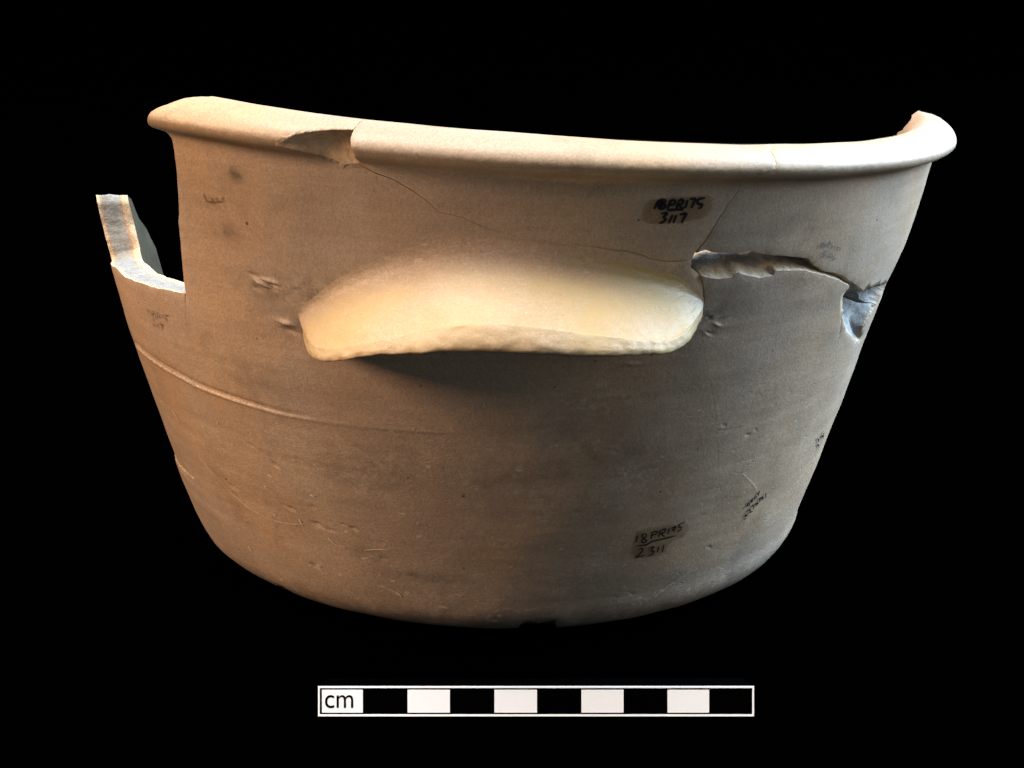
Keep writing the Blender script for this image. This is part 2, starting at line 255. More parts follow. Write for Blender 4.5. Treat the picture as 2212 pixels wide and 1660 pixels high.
T['ink'] = [
    {'n': 'B', 'lab': 'smeared black ink number 18PR175 over 3117', 'col': 'dark', 'w': 0.055, 'patch': [[14.992, 11.293], [15.473, 11.365], [18.63, 11.432], [22.417, 11.47], [23.066, 11.387], [23.04, 11.184], [22.73, 11.051], [21.798, 10.967], [18.375, 10.859], [15.661, 10.855], [14.745, 10.937], [14.742, 11.163]], 'st': [[[16.568, 11.357], [16.339, 11.251], [16.124, 11.173]], [[17.255, 11.376], [16.801, 11.358], [16.723, 11.275], [17.12, 11.282], [17.292, 11.324], [17.255, 11.376]], [[17.12, 11.282], [16.735, 11.258], [16.712, 11.192], [17.151, 11.188], [17.379, 11.247], [17.12, 11.282]], [[17.001, 11.358], [16.974, 11.299], [16.938, 11.205]], [[17.968, 11.366], [17.804, 11.266], [17.597, 11.177]], [[17.938, 11.36], [18.386, 11.349], [18.396, 11.29], [17.85, 11.248]], [[18.882, 11.368], [18.779, 11.279], [18.65, 11.178]], [[18.879, 11.371], [19.296, 11.363], [19.312, 11.298], [18.826, 11.261]], [[18.86, 11.262], [19.201, 11.22], [19.504, 11.185]], [[19.827, 11.369], [19.774, 11.28], [19.647, 11.197]], [[20.108, 11.381], [20.728, 11.387], [20.562, 11.293], [20.392, 11.203]], [[21.906, 11.405], [21.152, 11.382], [21.082, 11.299], [21.556, 11.281], [21.563, 11.233], [21.21, 11.191]], [[17.61, 11.159], [18.554, 11.17], [19.513, 11.173]], [[16.948, 11.092], [17.656, 11.093], [17.339, 11.015], [17.602, 10.979], [17.339, 10.918], [16.885, 10.888]], [[18.341, 11.07], [18.148, 10.98], [17.972, 10.893]], [[18.77, 11.065], [18.628, 10.98], [18.515, 10.901]], [[19.113, 11.067], [19.867, 11.095], [19.657, 10.993], [19.474, 10.889]]]},
    {'n': 'M', 'lab': 'clear black ink number 18PR175 underlined over 2311', 'col': 'dark', 'w': 0.04, 'patch': [[20.494, 3.519], [21.989, 3.543], [23.511, 3.564], [25.904, 3.557], [27.614, 3.51], [29.844, 3.441], [30.512, 3.265], [30.018, 3.104], [27.505, 3.061], [26.922, 2.9], [26.785, 2.722], [25.141, 2.696], [23.071, 2.706], [20.688, 2.823], [20.289, 2.963], [20.246, 3.067], [20.449, 3.292]], 'st': [[[20.998, 3.399], [21.034, 3.303], [21.024, 3.207]], [[22.404, 3.408], [21.927, 3.406], [21.807, 3.346], [22.162, 3.279], [22.708, 3.22], [22.605, 3.178], [22.093, 3.179], [21.889, 3.236], [22.226, 3.29], [22.515, 3.34], [22.404, 3.408]], [[23.408, 3.435], [23.417, 3.34], [23.411, 3.238]], [[23.394, 3.417], [24.176, 3.422], [24.179, 3.362], [23.402, 3.321]], [[24.732, 3.435], [24.731, 3.34], [24.735, 3.24]], [[24.725, 3.429], [25.596, 3.438], [25.507, 3.361], [24.731, 3.34]], [[24.973, 3.339], [25.379, 3.282], [25.755, 3.232]], [[26.26, 3.439], [26.268, 3.369], [26.254, 3.287]], [[26.652, 3.439], [27.386, 3.445], [27.269, 3.388], [27.139, 3.313]], [[26.859, 3.386], [27.401, 3.384]], [[28.985, 3.502], [28.242, 3.508], [27.887, 3.444], [28.416, 3.388], [28.377, 3.326], [27.774, 3.308]], [[21.207, 3.107], [22.071, 3.103], [22.929, 3.111], [23.585, 3.156], [24.281, 3.175], [25.646, 3.184], [26.712, 3.189], [27.836, 3.194]], [[21.576, 3.009], [22.26, 3.017], [22.308, 2.948], [21.911, 2.856], [21.503, 2.789], [22.145, 2.797], [22.921, 2.817]], [[23.321, 2.997], [24.199, 3.004], [23.824, 2.924], [24.381, 2.875], [24.242, 2.802], [23.633, 2.77]], [[25.049, 2.991], [25.075, 2.906], [25.045, 2.827]], [[25.905, 3.003], [25.948, 2.905], [25.968, 2.811]]]},
    {'n': 'R', 'lab': 'small black ink number written upside down near the lower right crack', 'col': 'dark', 'w': 0.04, 'patch': None, 'st': [[[43.396, 3.796], [43.692, 3.724], [43.309, 3.725], [43.799, 3.652]], [[43.091, 3.671], [42.83, 3.645], [42.888, 3.601], [43.297, 3.603], [43.149, 3.665]], [[41.974, 3.632], [42.298, 3.559], [42.499, 3.491]], [[42.156, 3.582], [42.86, 3.534]], [[41.788, 3.544], [41.452, 3.521], [41.534, 3.479], [42.07, 3.46], [41.802, 3.539]], [[45.723, 3.615], [45.961, 3.545], [46.169, 3.468]], [[45.075, 3.586], [45.001, 3.547], [45.55, 3.48], [45.351, 3.43]], [[44.769, 3.533], [45.696, 3.473]], [[44.46, 3.53], [44.667, 3.478], [44.737, 3.42]], [[44.184, 3.542], [44.974, 3.519]], [[43.47, 3.422], [44.044, 3.413], [44.663, 3.394]], [[44.102, 3.445], [44.2, 3.389], [44.176, 3.335]], [[42.762, 3.429], [43.264, 3.389], [43.53, 3.267]], [[41.9, 3.314], [42.46, 3.328], [42.844, 3.264], [42.982, 3.206]], [[42.98, 3.232], [43.609, 3.229]], [[41.673, 3.265], [41.846, 3.193], [42.441, 3.158], [42.19, 3.216]], [[42.342, 3.115], [41.938, 3.073]]]},
    {'n': 'C', 'lab': 'faded grey ink number on the upper right sherd', 'col': 'faint', 'w': 0.04, 'patch': None, 'st': [[[40.042, 10.296], [40.055, 10.227], [40.024, 10.156]], [[40.731, 10.313], [40.475, 10.279], [40.847, 10.22], [40.657, 10.164]], [[40.395, 10.306], [40.507, 10.226], [40.593, 10.159]], [[41.498, 10.3], [41.376, 10.224], [41.359, 10.158]], [[41.486, 10.294], [41.771, 10.269], [41.429, 10.223]], [[42.081, 10.283], [42.065, 10.218], [42.085, 10.148]], [[42.21, 10.248], [42.005, 10.209], [42.313, 10.14]], [[42.801, 10.197], [42.726, 10.159], [42.686, 10.116]], [[43.178, 10.15], [43.529, 10.116], [43.498, 10.046]], [[44.165, 10.13], [43.849, 10.11], [44.139, 10.07], [43.961, 10.027]], [[40.677, 10.068], [41.075, 10.061], [40.916, 10.014], [41.164, 9.969], [40.698, 9.935]], [[41.323, 10.053], [41.874, 10.039], [41.858, 9.949], [41.545, 9.948], [41.389, 9.985], [41.392, 10.045]], [[42.393, 9.995], [42.77, 9.97], [42.752, 9.93], [42.488, 9.915], [42.28, 9.974]], [[42.445, 9.923], [42.29, 9.872]], [[43.524, 9.951], [43.242, 9.906], [43.063, 9.829], [43.566, 9.814], [43.682, 9.883]]]},
    {'n': 'E', 'lab': 'faint brown number on the left wall sherd', 'col': 'brown', 'w': 0.045, 'patch': [[-54.634, 7.737], [-52.699, 7.783], [-50.457, 7.795], [-47.648, 7.848], [-47.801, 7.744], [-49.099, 7.56], [-50.601, 7.407], [-52.605, 7.363], [-54.225, 7.315], [-54.497, 7.508]], 'st': [[[-54.154, 7.731], [-54.25, 7.684], [-54.37, 7.629]], [[-53.276, 7.752], [-53.138, 7.679], [-53.092, 7.603], [-53.275, 7.485]], [[-52.621, 7.761], [-52.281, 7.715], [-53.318, 7.628]], [[-51.34, 7.775], [-51.706, 7.685], [-52.135, 7.579]], [[-51.257, 7.767], [-51.088, 7.707], [-51.215, 7.644]], [[-50.492, 7.761], [-50.723, 7.698], [-50.939, 7.64]], [[-49.718, 7.788], [-49.786, 7.73], [-49.874, 7.667]], [[-48.13, 7.787], [-49.037, 7.767], [-49.063, 7.7], [-49.069, 7.617]], [[-53.506, 7.443], [-53.768, 7.36]], [[-52.757, 7.453], [-52.963, 7.361]], [[-52.015, 7.491], [-52.232, 7.359]], [[-51.403, 7.496], [-50.547, 7.515], [-51.111, 7.428], [-51.13, 7.354]]]},
    {'n': 'F', 'lab': 'dark ink characters at the right edge', 'col': 'dark', 'w': 0.045, 'patch': None, 'st': [[[60.512, 4.554], [60.576, 4.433], [62.69, 4.292], [62.697, 4.191]], [[61.092, 4.476], [62.783, 4.253]], [[58.365, 4.473], [60.015, 4.316], [59.842, 4.269]], [[59.997, 4.226], [61.653, 4.094], [61.969, 3.987]], [[60.98, 4.281], [61.059, 4.215]]]},
    {'n': 'M', 'lab': 'faded brown mark below the left rim', 'col': 'brown', 'w': 0.04, 'patch': None, 'st': [[[-35.874, 10.628], [-35.8, 10.537], [-35.601, 10.457]], [[-35.571, 10.476], [-34.621, 10.476], [-33.099, 10.537]], [[-32.938, 10.655], [-33.025, 10.547]], [[-34.588, 10.57], [-34.653, 10.483]], [[-33.935, 10.594], [-33.919, 10.504]]]},
]
T['handle_crest'] = [(-23.798, 8.384, 0.12), (-22.165, 8.362, 0.5), (-20.46, 8.422, 0.9), (-18.488, 8.508, 1.2), (-15.945, 8.676, 1.42), (-13.268, 8.884, 1.56), (-10.396, 9.073, 1.65), (-7.712, 9.233, 1.7), (-5.141, 9.388, 1.72), (-2.632, 9.464, 1.72), (-0.139, 9.489, 1.72), (2.362, 9.472, 1.72), (4.899, 9.419, 1.7), (7.957, 9.314, 1.65), (11.122, 9.216, 1.6), (14.06, 9.098, 1.5), (16.875, 9.005, 1.3), (19.836, 8.991, 0.9), (22.731, 9.027, 0.35), (23.997, 9.093, 0.1)]
T['handle_edge'] = [(-23.188, 0.222), (-20.479, 0.111), (-18.497, 0.1), (-14.344, 0.165), (-7.736, 0.351), (-3.439, 0.476), (0.79, 0.511), (7.238, 0.417), (14.224, 0.274), (18.504, 0.265), (21.788, 0.305), (24.101, 0.142)]
T['dent'] = [(-33.298, 3.815), (-32.017, 3.765), (-27.902, 3.471), (-25.95, 3.397), (-21.645, 3.549), (-30.379, 2.262), (-37.054, 5.218), (-44.153, 3.85), (-32.981, 4.861), (-17.439, 2.825)]
T['fleck'] = [[[-31.095, 3.532], [-30.877, 3.467], [-30.654, 3.368]], [[-6.623, 2.001], [-6.085, 1.99], [-5.615, 1.958]], [[-16.387, 1.954], [-16.01, 1.884], [-15.63, 1.814]], [[-40.137, 4.413], [-39.88, 4.39], [-39.537, 4.371]], [[-29.552, 5.134], [-29.315, 5.109], [-29.038, 5.091]], [[-26.027, 5.116], [-25.776, 5.087], [-25.466, 5.059]], [[-27.721, 4.29], [-27.41, 4.271], [-26.989, 4.266]], [[-11.677, 3.868], [-11.44, 3.909], [-11.216, 3.932]], [[-1.045, 3.598], [-0.787, 3.55], [-0.527, 3.511]], [[-46.093, 2.127], [-45.815, 2.068], [-45.515, 1.99]], [[-56.393, 5.273], [-55.677, 5.19], [-55.217, 5.058]], [[-48.722, 3.478], [-48.29, 3.455]], [[-36.316, 4.206], [-35.909, 4.193]], [[-36.034, 3.477], [-35.753, 3.42]], [[-31.51, 2.235], [-30.304, 2.3], [-28.874, 2.316]], [[-11.544, 6.293], [-11.078, 6.278], [-10.609, 6.271]], [[-20.506, 3.0], [-18.361, 3.072], [-16.317, 3.097]], [[-26.443, 3.176], [-25.087, 3.02], [-23.562, 2.991]], [[-31.934, 5.08], [-31.746, 5.04]], [[-41.033, 5.111], [-40.839, 5.064]], [[-46.174, 5.083], [-46.022, 5.015]], [[-43.099, 5.574], [-43.12, 5.506]]]

# ---------------------------------------------------------------- sherds
def nz(x, y, z): return noise.noise(Vector((x, y, z)))
def resample(P, step):
    out = []
    for a, b in zip(P, P[1:] + P[:1]):
        a = np.array(a, float); b = np.array(b, float)
        n = max(1, int(math.ceil(math.hypot(b[0]-a[0], b[1]-a[1])/step)))
        for i in range(n): out.append(a + (b-a)*i/n)
    return np.array(out)
def inside(P, x, y):
    r = np.zeros(len(x), bool); n = len(P)
    for i in range(n):
        x0, y0 = P[i][:2]; x1, y1 = P[(i+1) % n][:2]
        if y0 == y1: continue
        c = ((y0 > y) != (y1 > y)) & (x < (x1-x0)*(y-y0)/(y1-y0) + x0); r ^= c
    return r
def dist_poly(P, x, y, closed=False):
    d = np.full(len(x), 1e9); P = [tuple(p[:2]) for p in P]
    if closed: P = P + P[:1]
    for (x0, y0), (x1, y1) in zip(P, P[1:]):
        dx, dy = x1-x0, y1-y0; q = dx*dx+dy*dy + 1e-12
        t = np.clip(((x-x0)*dx + (y-y0)*dy)/q, 0, 1)
        d = np.minimum(d, np.hypot(x-x0-t*dx, y-y0-t*dy))
    return d
def uv(L): return [(math.radians(p[0])*RB, p[1]) + tuple(p[2:]) for p in L]
# spalls: polygon, the line where the break starts, depth gained per unit, most depth
def usort(L): return sorted(L, key=lambda p: p[0])
def heel(a0, a1, s1): return uv([(a0, .10), (a0+.4, s1*.8), (a0+.25*(a1-a0), s1), ((a0+a1)/2, s1*.9), (a1-.9, s1*1.05), (a1-.3, s1*.7), (a1, .10)])
CH1 = [(-22.9, 12.24), (-20.6, 12.50), (-17.8, 12.66), (-14.0, 12.80)]; CH2 = [(-14.0, 11.58), (-15.2, 11.66), (-16.8, 11.64), (-18.3, 11.74), (-20.4, 12.0)]   # upper and lower edge of the flake
SPALLS = [(uv(CH1 + CH2), usort(uv(CH1)), usort(uv(CH2 + CH1[:1])), 0, 0, 'facet'),
          (uv([(49.4, 8.75)] + T['F_spall'] + [(67, 8.3), (60, 8.5)]), uv(T['F_spall']), None, .75, .30, 'spall'),
          (heel(-44.4, -40.4, 1.05), heel(-44.4, -40.4, 1.05)[1:6], None, 1.8, .14, 'spall'),
          (heel(3.2, 10.4, 1.15), heel(3.2, 10.4, 1.15)[1:6], None, 3., .17, 'spall'),
          (heel(-6.5, -3.6, .62), heel(-6.5, -3.6, .62)[1:6], None, 1.4, .05, 'spall'),
          (heel(-13.5, -9.8, .60), heel(-13.5, -9.8, .60)[1:6], None, 1.4, .04, 'spall')]
GROOVE = uv(T['groove'])
STAIN_SHADE = [(-21.5, 9.0, 1.0, .35, .75), (-27, 8.9, .9, .3, .5), (-24.5, 8.25, .35, .22, .8), (25.8, 8.75, .5, .22, .9), (26.5, 9.0, .25, .3, .6),
          (-30.5, 11.15, .16, .16, 1.), (-34.6, 10.45, .4, .14, .45), (-33, 9.9, .25, .18, .6), (2, 1.2, 9, .55, .5), (-38, .9, 4, .45, .6), (40, 1.3, 4, .6, .5), (-12, .8, 5, .3, .45), (-16, 5.2, 1.5, .6, .3), (-33, 6.9, 1.2, .5, .35), (12, 5.6, 2.2, .7, .3),  # low wide spots carry the heel's shading as well as dirt
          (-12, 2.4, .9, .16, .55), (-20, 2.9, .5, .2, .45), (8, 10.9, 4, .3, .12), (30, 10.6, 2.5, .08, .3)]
PALES = [(12.5, 6.9, 1.0, .45, .8), (19, 5.0, .8, .5, .9), (17, 4.6, 1.4, .35, .6), (-24, 9.0, .5, .3, .9), (24.5, 8.85, .3, .45, .9), (-20, 5.0, 2.0, .8, .5), (-30, 5.6, 1.5, .6, .5), (22, 3.2, 1.5, .3, .6), (6, 2.6, 2.5, .3, .4)]
def blots(B, u, s):
    f = np.zeros(len(u))
    for a, b, ru, rs, k in B:
        f = np.maximum(f, k*np.exp(-((u - math.radians(a)*RB)/ru)**2 - ((s-b)/rs)**2))
    return f
def relief(u, s, flake=False):
    d = np.zeros(len(u)); f = np.zeros(len(u)); mv = np.zeros((len(u), 2)); dp = np.zeros(len(u))
    # hand thrown unevenness
    d += np.array([.035*nz(a*.28, b*.42, 3.1) + .016*nz(a*.9, b*1.3, 8.4) + .006*nz(a*.5, b*5.2, 1.7) for a, b in zip(u, s)])
    mv[:, 0] += .15*np.clip((1.7-s)/.9, 0, 1)*np.clip((u-.5)/3.5, 0, 1)*np.clip((19-u)/6, 0, 1)
    for a_, b_, la, lb, k_ in DENTS:
        m = (abs(u-a_) < .8) & (abs(s-b_) < .6)
        if m.any(): d[m] -= k_*np.exp(-((u[m]-a_ + 1.2*(s[m]-b_))/la)**2 - ((s[m]-b_)/lb)**2)
    # incised line round the left wall, its lower lip raised
    near = (abs(s-6.32) < .5) & (u > -12) & (u < 0)
    if near.any():
        gx = np.array([p[0] for p in GROOVE]); gy = np.array([p[1] for p in GROOVE])
        c = s[near] - np.interp(u[near], gx, gy)
        k1 = np.clip((-4.0 - u[near])/2.2, 0, 1)*np.clip((u[near]+11.6)/.6, 0, 1); k2 = np.clip((-.6 - u[near])/.7, 0, 1)*np.clip((u[near]+11.6)/.6, 0, 1)
        d[near] += -.045*k1*np.exp(-((c-.035)/.045)**2) + (.010+.022*k1)*k2*np.exp(-((c+.035)/.035)**2)
    for P, h1, h2, slope, most, kind in SPALLS:
        xs = [p[0] for p in P]; ys = [p[1] for p in P]
        m = (u > min(xs)) & (u < max(xs)) & (s > min(ys)) & (s < max(ys)); i = np.where(m)[0]
        if not len(i): continue
        i = i[inside(P, u[i], s[i])]
        if not len(i): continue
        if kind == 'facet' and not flake: continue
        if kind == 'facet':                            # flat flake between an upper and a lower line
            st_ = np.interp(u[i], [p[0] for p in h1], [p[1] for p in h1]); sb_ = np.interp(u[i], [p[0] for p in h2], [p[1] for p in h2])
            r1, z1, _, _ = prof(st_); r0, z0, _, _ = prof(sb_); r, z, nr_, nz_ = prof(s[i])
            cx, cz = r1-r0, z1-z0; L_ = np.hypot(cx, cz) + 1e-6; mx, mz = cz/L_, -cx/L_
            t_ = np.clip((s[i]-sb_)/np.maximum(st_-sb_, .01), 0, 1)
            dep = (r-r0)*mx + (z-z0)*mz; wd_ = np.clip((u[i]-u[i].min())/.9, .0, 1); dent = .15*wd_*6.75*t_*t_*(1-t_)*(1 + .22*np.array([nz(a*5, b*5, .5) for a, b in zip(u[i], s[i])]))
            k_ = np.ones(len(i), bool); j_ = i
            mv[j_, 0] += (r0 + cx*t_ - mx*dent - r)[k_]; mv[j_, 1] += (z0 + cz*t_ - mz*dent - z)[k_]
            d[j_] = 0; dp[j_] = np.maximum(dep + dent, 0)*.5; f[j_] = np.clip(np.minimum(t_, 1-t_)/.02, 0, .99); continue
        q = dist_poly(h1, u[i], s[i])
        if h2: q = np.minimum(q, dist_poly(h2, u[i], s[i]))
        dep = np.minimum(q*slope, most)*(1 + .18*np.array([nz(a*3, b*3, .5) for a, b in zip(u[i], s[i])]))
        d[i] -= dep; dp[i] = dep; f[i] = np.clip(dep/.03, 0, 1)
    return d, f, mv, dp
# clay smears and thumb marks where the handle was pressed on
_r = random.Random(3)
SMEAR = [(_r.uniform(-30.3, -27.2), _r.uniform(8.85, 9.2), _r.uniform(.06, .15), _r.uniform(.03, .055), _r.choice((-1, 1))*_r.uniform(.02, .045)) for _ in range(12)]
SMEAR += [(-26.5, 8.28, .15, .05, -.06), (-26.2, 8.13, .14, .05, .045), (16, 7.75, .2, .03, -.03), (-20.5, 8.0, .16, .05, .03)]
SMEAR += [(_r.uniform(-45, 42), _r.uniform(1.6, 6.0), _r.uniform(.02, .07), _r.uniform(.015, .03), _r.uniform(.015, .035)) for _ in range(34)]
SMEAR += [(_r.uniform(25, 27.4), _r.uniform(8.3, 8.8), _r.uniform(.05, .10), _r.uniform(.04, .07), _r.choice((-1, 1))*_r.uniform(.015, .03)) for _ in range(7)]
DENTS = [(math.radians(a)*RB, b, .07 + .03*(i % 4), .03 + .01*(i % 3), .022 + .012*(i*7 % 3)) for i, (a, b) in enumerate(T['dent'])] + [(math.radians(a)*RB, b, l1, l2, k_) for a, b, l1, l2, k_ in SMEAR]
rng = np.random.default_rng(5)
# rows of interior points, closer at the heel and the lip
ROWS = []; s = .02
while s < SMAX-.02:
    ROWS.append(s); s += .05 if s < .9 else (.06 if s > SNECK - .1 else .12)
def shell(name, outline, parent, mat=CLAY, gap=.007, label=None, dpow=1., inset=None):
    P = [(math.radians(p[0])*RB, p[1], (p[2] if len(p) > 2 else 0.), (p[3] if len(p) > 3 else 0.)) for p in outline]
    ar = sum(a[0]*b[1]-b[0]*a[1] for a, b in zip(P, P[1:]+P[:1]))
    if ar < 0: P.reverse()
    B = resample(P, .075)
    free = (B[:, 1] < .001) | (B[:, 1] > SMAX-.001)
    J = B.copy()
    for i, (a, b) in enumerate(B[:, :2]):             # the same field moves both sides of a crack
        if free[i]: continue
        J[i, 0] += .022*nz(a*2.2, b*2.2, 4) + .012*nz(a*7, b*7, 9); J[i, 1] += .022*nz(a*2.2, b*2.2, 14) + .012*nz(a*7, b*7, 19)
    t = np.roll(J[:, :2], -1, 0) - np.roll(J[:, :2], 1, 0); t /= np.linalg.norm(t, axis=1)[:, None] + 1e-9
    nrm = np.stack([t[:, 1], -t[:, 0]], 1)            # outward
    bn = sum(np.roll(nrm, k_, 0) for k_ in range(-5, 6)); bn /= np.linalg.norm(bn, axis=1)[:, None] + 1e-9
    J[:, :2] -= nrm*np.where(free, 0, gap + J[:, 3])[:, None]
    J[:, 1] = np.clip(J[:, 1], 0, SMAX)
    bx = J[:, :2]
    pts = []
    ulo, uhi = bx[:, 0].min(), bx[:, 0].max()
    for k_, s_ in enumerate(ROWS):
        st = .12
        x = np.arange(ulo + (k_ % 2)*st/2, uhi, st)
        pts.append(np.stack([x + rng.uniform(-.02, .02, len(x)), np.full(len(x), s_) + rng.uniform(-.01, .01, len(x))], 1))
    for h in [GROOVE]:                                 # fine rows along the incised line
        x = np.arange(-11.6, -.5, .09)
        x = x[(x > ulo) & (x < uhi)]
        for o in np.arange(-.15, .16, .03):
            pts.append(np.stack([x, np.interp(x, [p[0] for p in GROOVE], [p[1] for p in GROOVE]) + o], 1))
    for a_, b_, *_r in DENTS:
        gx, gy = np.meshgrid(np.arange(a_-.4, a_+.4, .05), np.arange(b_-.22, b_+.22, .04)); pts.append(np.stack([gx.ravel(), gy.ravel()], 1))
    for S_ in SPALLS:
        xs = [p[0] for p in S_[0]]; ys = [p[1] for p in S_[0]]
        gx, gy = np.meshgrid(np.arange(min(xs), max(xs), .045), np.arange(min(ys), max(ys), .045)); q = np.stack([gx.ravel(), gy.ravel()], 1)
        pts.append(q[inside(S_[0], q[:, 0], q[:, 1])])
    pts = np.vstack(pts)
    m = inside(bx, pts[:, 0], pts[:, 1]); pts = pts[m]
    m = dist_poly(bx, pts[:, 0], pts[:, 1], True) > .03; pts = pts[m]
    def roll(a, n): return sum(np.roll(a, k_, 0) for k_ in range(-n, n+1))/(2*n+1)
    sm = roll(J[:, :2], 9) - J[:, :2]; hasb = (abs(J[:, 2]) > .01).astype(float); sm *= (roll(hasb, 9) > .99)[:, None]
    nb = len(bx); allp = [Vector(p) for p in np.vstack([bx, pts])]
    vo, _, fo, ov, _, _ = delaunay_2d_cdt(allp, [], [list(range(nb))], 1, 1e-6)
    Q = np.array([tuple(p) for p in vo]); u, s = Q[:, 0], Q[:, 1]
    d, fr, mv, dp = relief(u, s, name == 'body_sherd'); th = u/RB; d = d - (inset(u, s) if inset else 0)
    back = {}
    for j, src in enumerate(ov):
        for i in src:
            if i < nb: back[i] = j
    bev = np.zeros((len(Q), 2)); edge = np.zeros(len(Q), bool); tight = np.zeros(len(Q), bool)
    for i in range(nb):
        if i in back: bev[back[i]] = bn[i]*J[i, 2] + sm[i]; edge[back[i]] = True; tight[back[i]] = J[i, 3] < -.001
    d_out = d - np.where(edge & (s > .01) & (s < SMAX-.01) & ~tight, .010, 0)
    VO = outer(th, s, d_out, mv)
    VI = inner((u+bev[:, 0])/RB, np.clip(s+bev[:, 1], 0, SMAX))
    # fade the inner face's relief
    n0 = len(Q)
    V = list(VO) + list(VI); F_ = [tuple(f) for f in fo] + [tuple(n0+i for i in reversed(f)) for f in fo]
    th_dep = np.where(s > SNECK-.8, np.clip(dp/2.6, 0, 1), np.clip(dp/.45, 0, .5))
    dep = list(np.where(fr > 0, th_dep*1.0, 0)) + [1.]*n0; fra = list(fr) + [0.]*n0
    inn_h = np.zeros(n0)
    stn = list(blots(STAIN_SHADE, u, s)) + [0.]*n0; pal = list(blots(PALES, u, s)) + [0.]*n0
    wr = list(np.clip((7.6 - s)/2.2, .06, 1)) + [.3]*n0
    tnt = list(.22*np.clip((s-SNECK-.1)/.4, 0, 1)) + [0.]*n0
    inner_dk = [0.]*n0 + list(np.clip((SNECK-.1-s)/.25, 0, 1))  # inner face turns dark brown below the neck
    # the broken sides
    K = 7; cols = []
    loop = [back[i] for i in range(nb) if i in back]
    for j in loop:
        a, b = VO[j], VI[j]; col = []
        L = np.linalg.norm(b-a)
        e = nrm[[i for i in range(nb) if back.get(i) == j][0]] if L > .05 else np.zeros(2)
        tx = np.array([math.cos(th[j]), math.sin(th[j]), 0.])*e[0] + np.array([0, 0, 1.])*e[1]
        for q in range(K+1):
            f = q/K; p = a + (b-a)*f
            if 0 < q < K: p = p + tx*min(L, .6)*(.05*nz(p[0]*2.5, p[1]*2.5+f*2, p[2]*2.5) + .05*nz(p[0]*8, p[1]*8, p[2]*8))
            col.append(len(V)); V.append(p)
            dep.append(max(f**dpow, th_dep[j] if fr[j] > 0 else 0)); fra.append(1.); stn.append(0.); pal.append(0.); wr.append(0.); inner_dk.append(0.); tnt.append(0.)
        cols.append((col, L))
    for (c0, l0), (c1, l1) in zip(cols, cols[1:] + cols[:1]):
        if max(l0, l1) < .03: continue
        for q in range(K): F_.append((c0[q], c0[q+1], c1[q+1], c1[q]))
    V = np.array(V)*U
    # orientation: the outer triangles must face away from the axis
    f0 = fo[len(fo)//2]; a, b, c = (V[i] for i in f0[:3]); nn = np.cross(b-a, c-a)
    if nn[0]*a[0] + nn[1]*a[1] < 0: F_ = [tuple(reversed(f)) for f in F_]
    me = mesh(name, V, F_, mat, {'depth': dep, 'frac': fra, 'stain_shade': stn, 'pale': pal, 'wear': wr, 'inner_dark': inner_dk, 'tint': tnt})
    o = link(name, me, parent)
    if label: o['label'] = label
    return o
def swell(u, s): return -.05*np.clip((3.6-s)/1., 0, 1)*np.clip((-7.5-u)/1.5, 0, 1)   # the foot stands out at the left
pot = bpy.data.objects.new('handled_pan', None); C.objects.link(pot); pot.empty_display_size = .05
tag(pot, label='broken and mended buff stoneware pan with rolled rim and one ledge handle, standing on black', category='pot')
def bv(L, b, g_=0.): return [(p[0], p[1], b, g_) for p in L]
top = SMAX
def tj(L): return [(p[0], p[1], 0., -.0055) for p in L]     # a close join
R_ = lambda L: list(reversed(L))
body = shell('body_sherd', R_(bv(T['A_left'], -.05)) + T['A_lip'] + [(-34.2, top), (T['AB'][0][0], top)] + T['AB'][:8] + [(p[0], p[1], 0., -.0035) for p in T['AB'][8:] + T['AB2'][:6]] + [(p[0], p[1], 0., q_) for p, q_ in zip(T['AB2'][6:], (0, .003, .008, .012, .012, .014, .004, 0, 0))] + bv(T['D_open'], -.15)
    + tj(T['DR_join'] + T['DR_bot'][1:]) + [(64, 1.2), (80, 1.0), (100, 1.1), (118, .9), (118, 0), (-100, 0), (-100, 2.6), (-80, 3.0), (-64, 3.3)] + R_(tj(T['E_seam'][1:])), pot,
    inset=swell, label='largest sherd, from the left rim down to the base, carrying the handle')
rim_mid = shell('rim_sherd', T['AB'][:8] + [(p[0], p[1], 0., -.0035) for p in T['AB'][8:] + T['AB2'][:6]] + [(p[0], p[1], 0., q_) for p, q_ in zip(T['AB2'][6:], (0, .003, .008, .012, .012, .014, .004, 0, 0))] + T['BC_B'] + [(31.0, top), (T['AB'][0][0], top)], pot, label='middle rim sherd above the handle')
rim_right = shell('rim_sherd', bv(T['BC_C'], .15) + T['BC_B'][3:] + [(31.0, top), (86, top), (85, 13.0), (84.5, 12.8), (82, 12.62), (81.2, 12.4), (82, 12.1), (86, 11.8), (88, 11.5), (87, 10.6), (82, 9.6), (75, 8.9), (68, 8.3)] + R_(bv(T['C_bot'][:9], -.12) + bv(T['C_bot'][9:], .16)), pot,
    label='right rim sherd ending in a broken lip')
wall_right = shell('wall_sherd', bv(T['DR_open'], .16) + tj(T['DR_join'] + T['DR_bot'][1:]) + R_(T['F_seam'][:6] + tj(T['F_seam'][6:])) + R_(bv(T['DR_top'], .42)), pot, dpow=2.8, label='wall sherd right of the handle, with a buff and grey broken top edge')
wall_edge = shell('wall_sherd', T['F_seam'][2:6] + tj(T['F_seam'][6:]) + [(64, 1.2), (80, 1.0), (100, 1.1), (118, .9), (118, 4), (108, 6.3), (100, 7.4), (85, 7.9), (72, 7.7), (63, 7.85)] + R_(bv(T['F_top'], .12)), pot, label='narrow sherd at the right edge with a grey spalled corner')
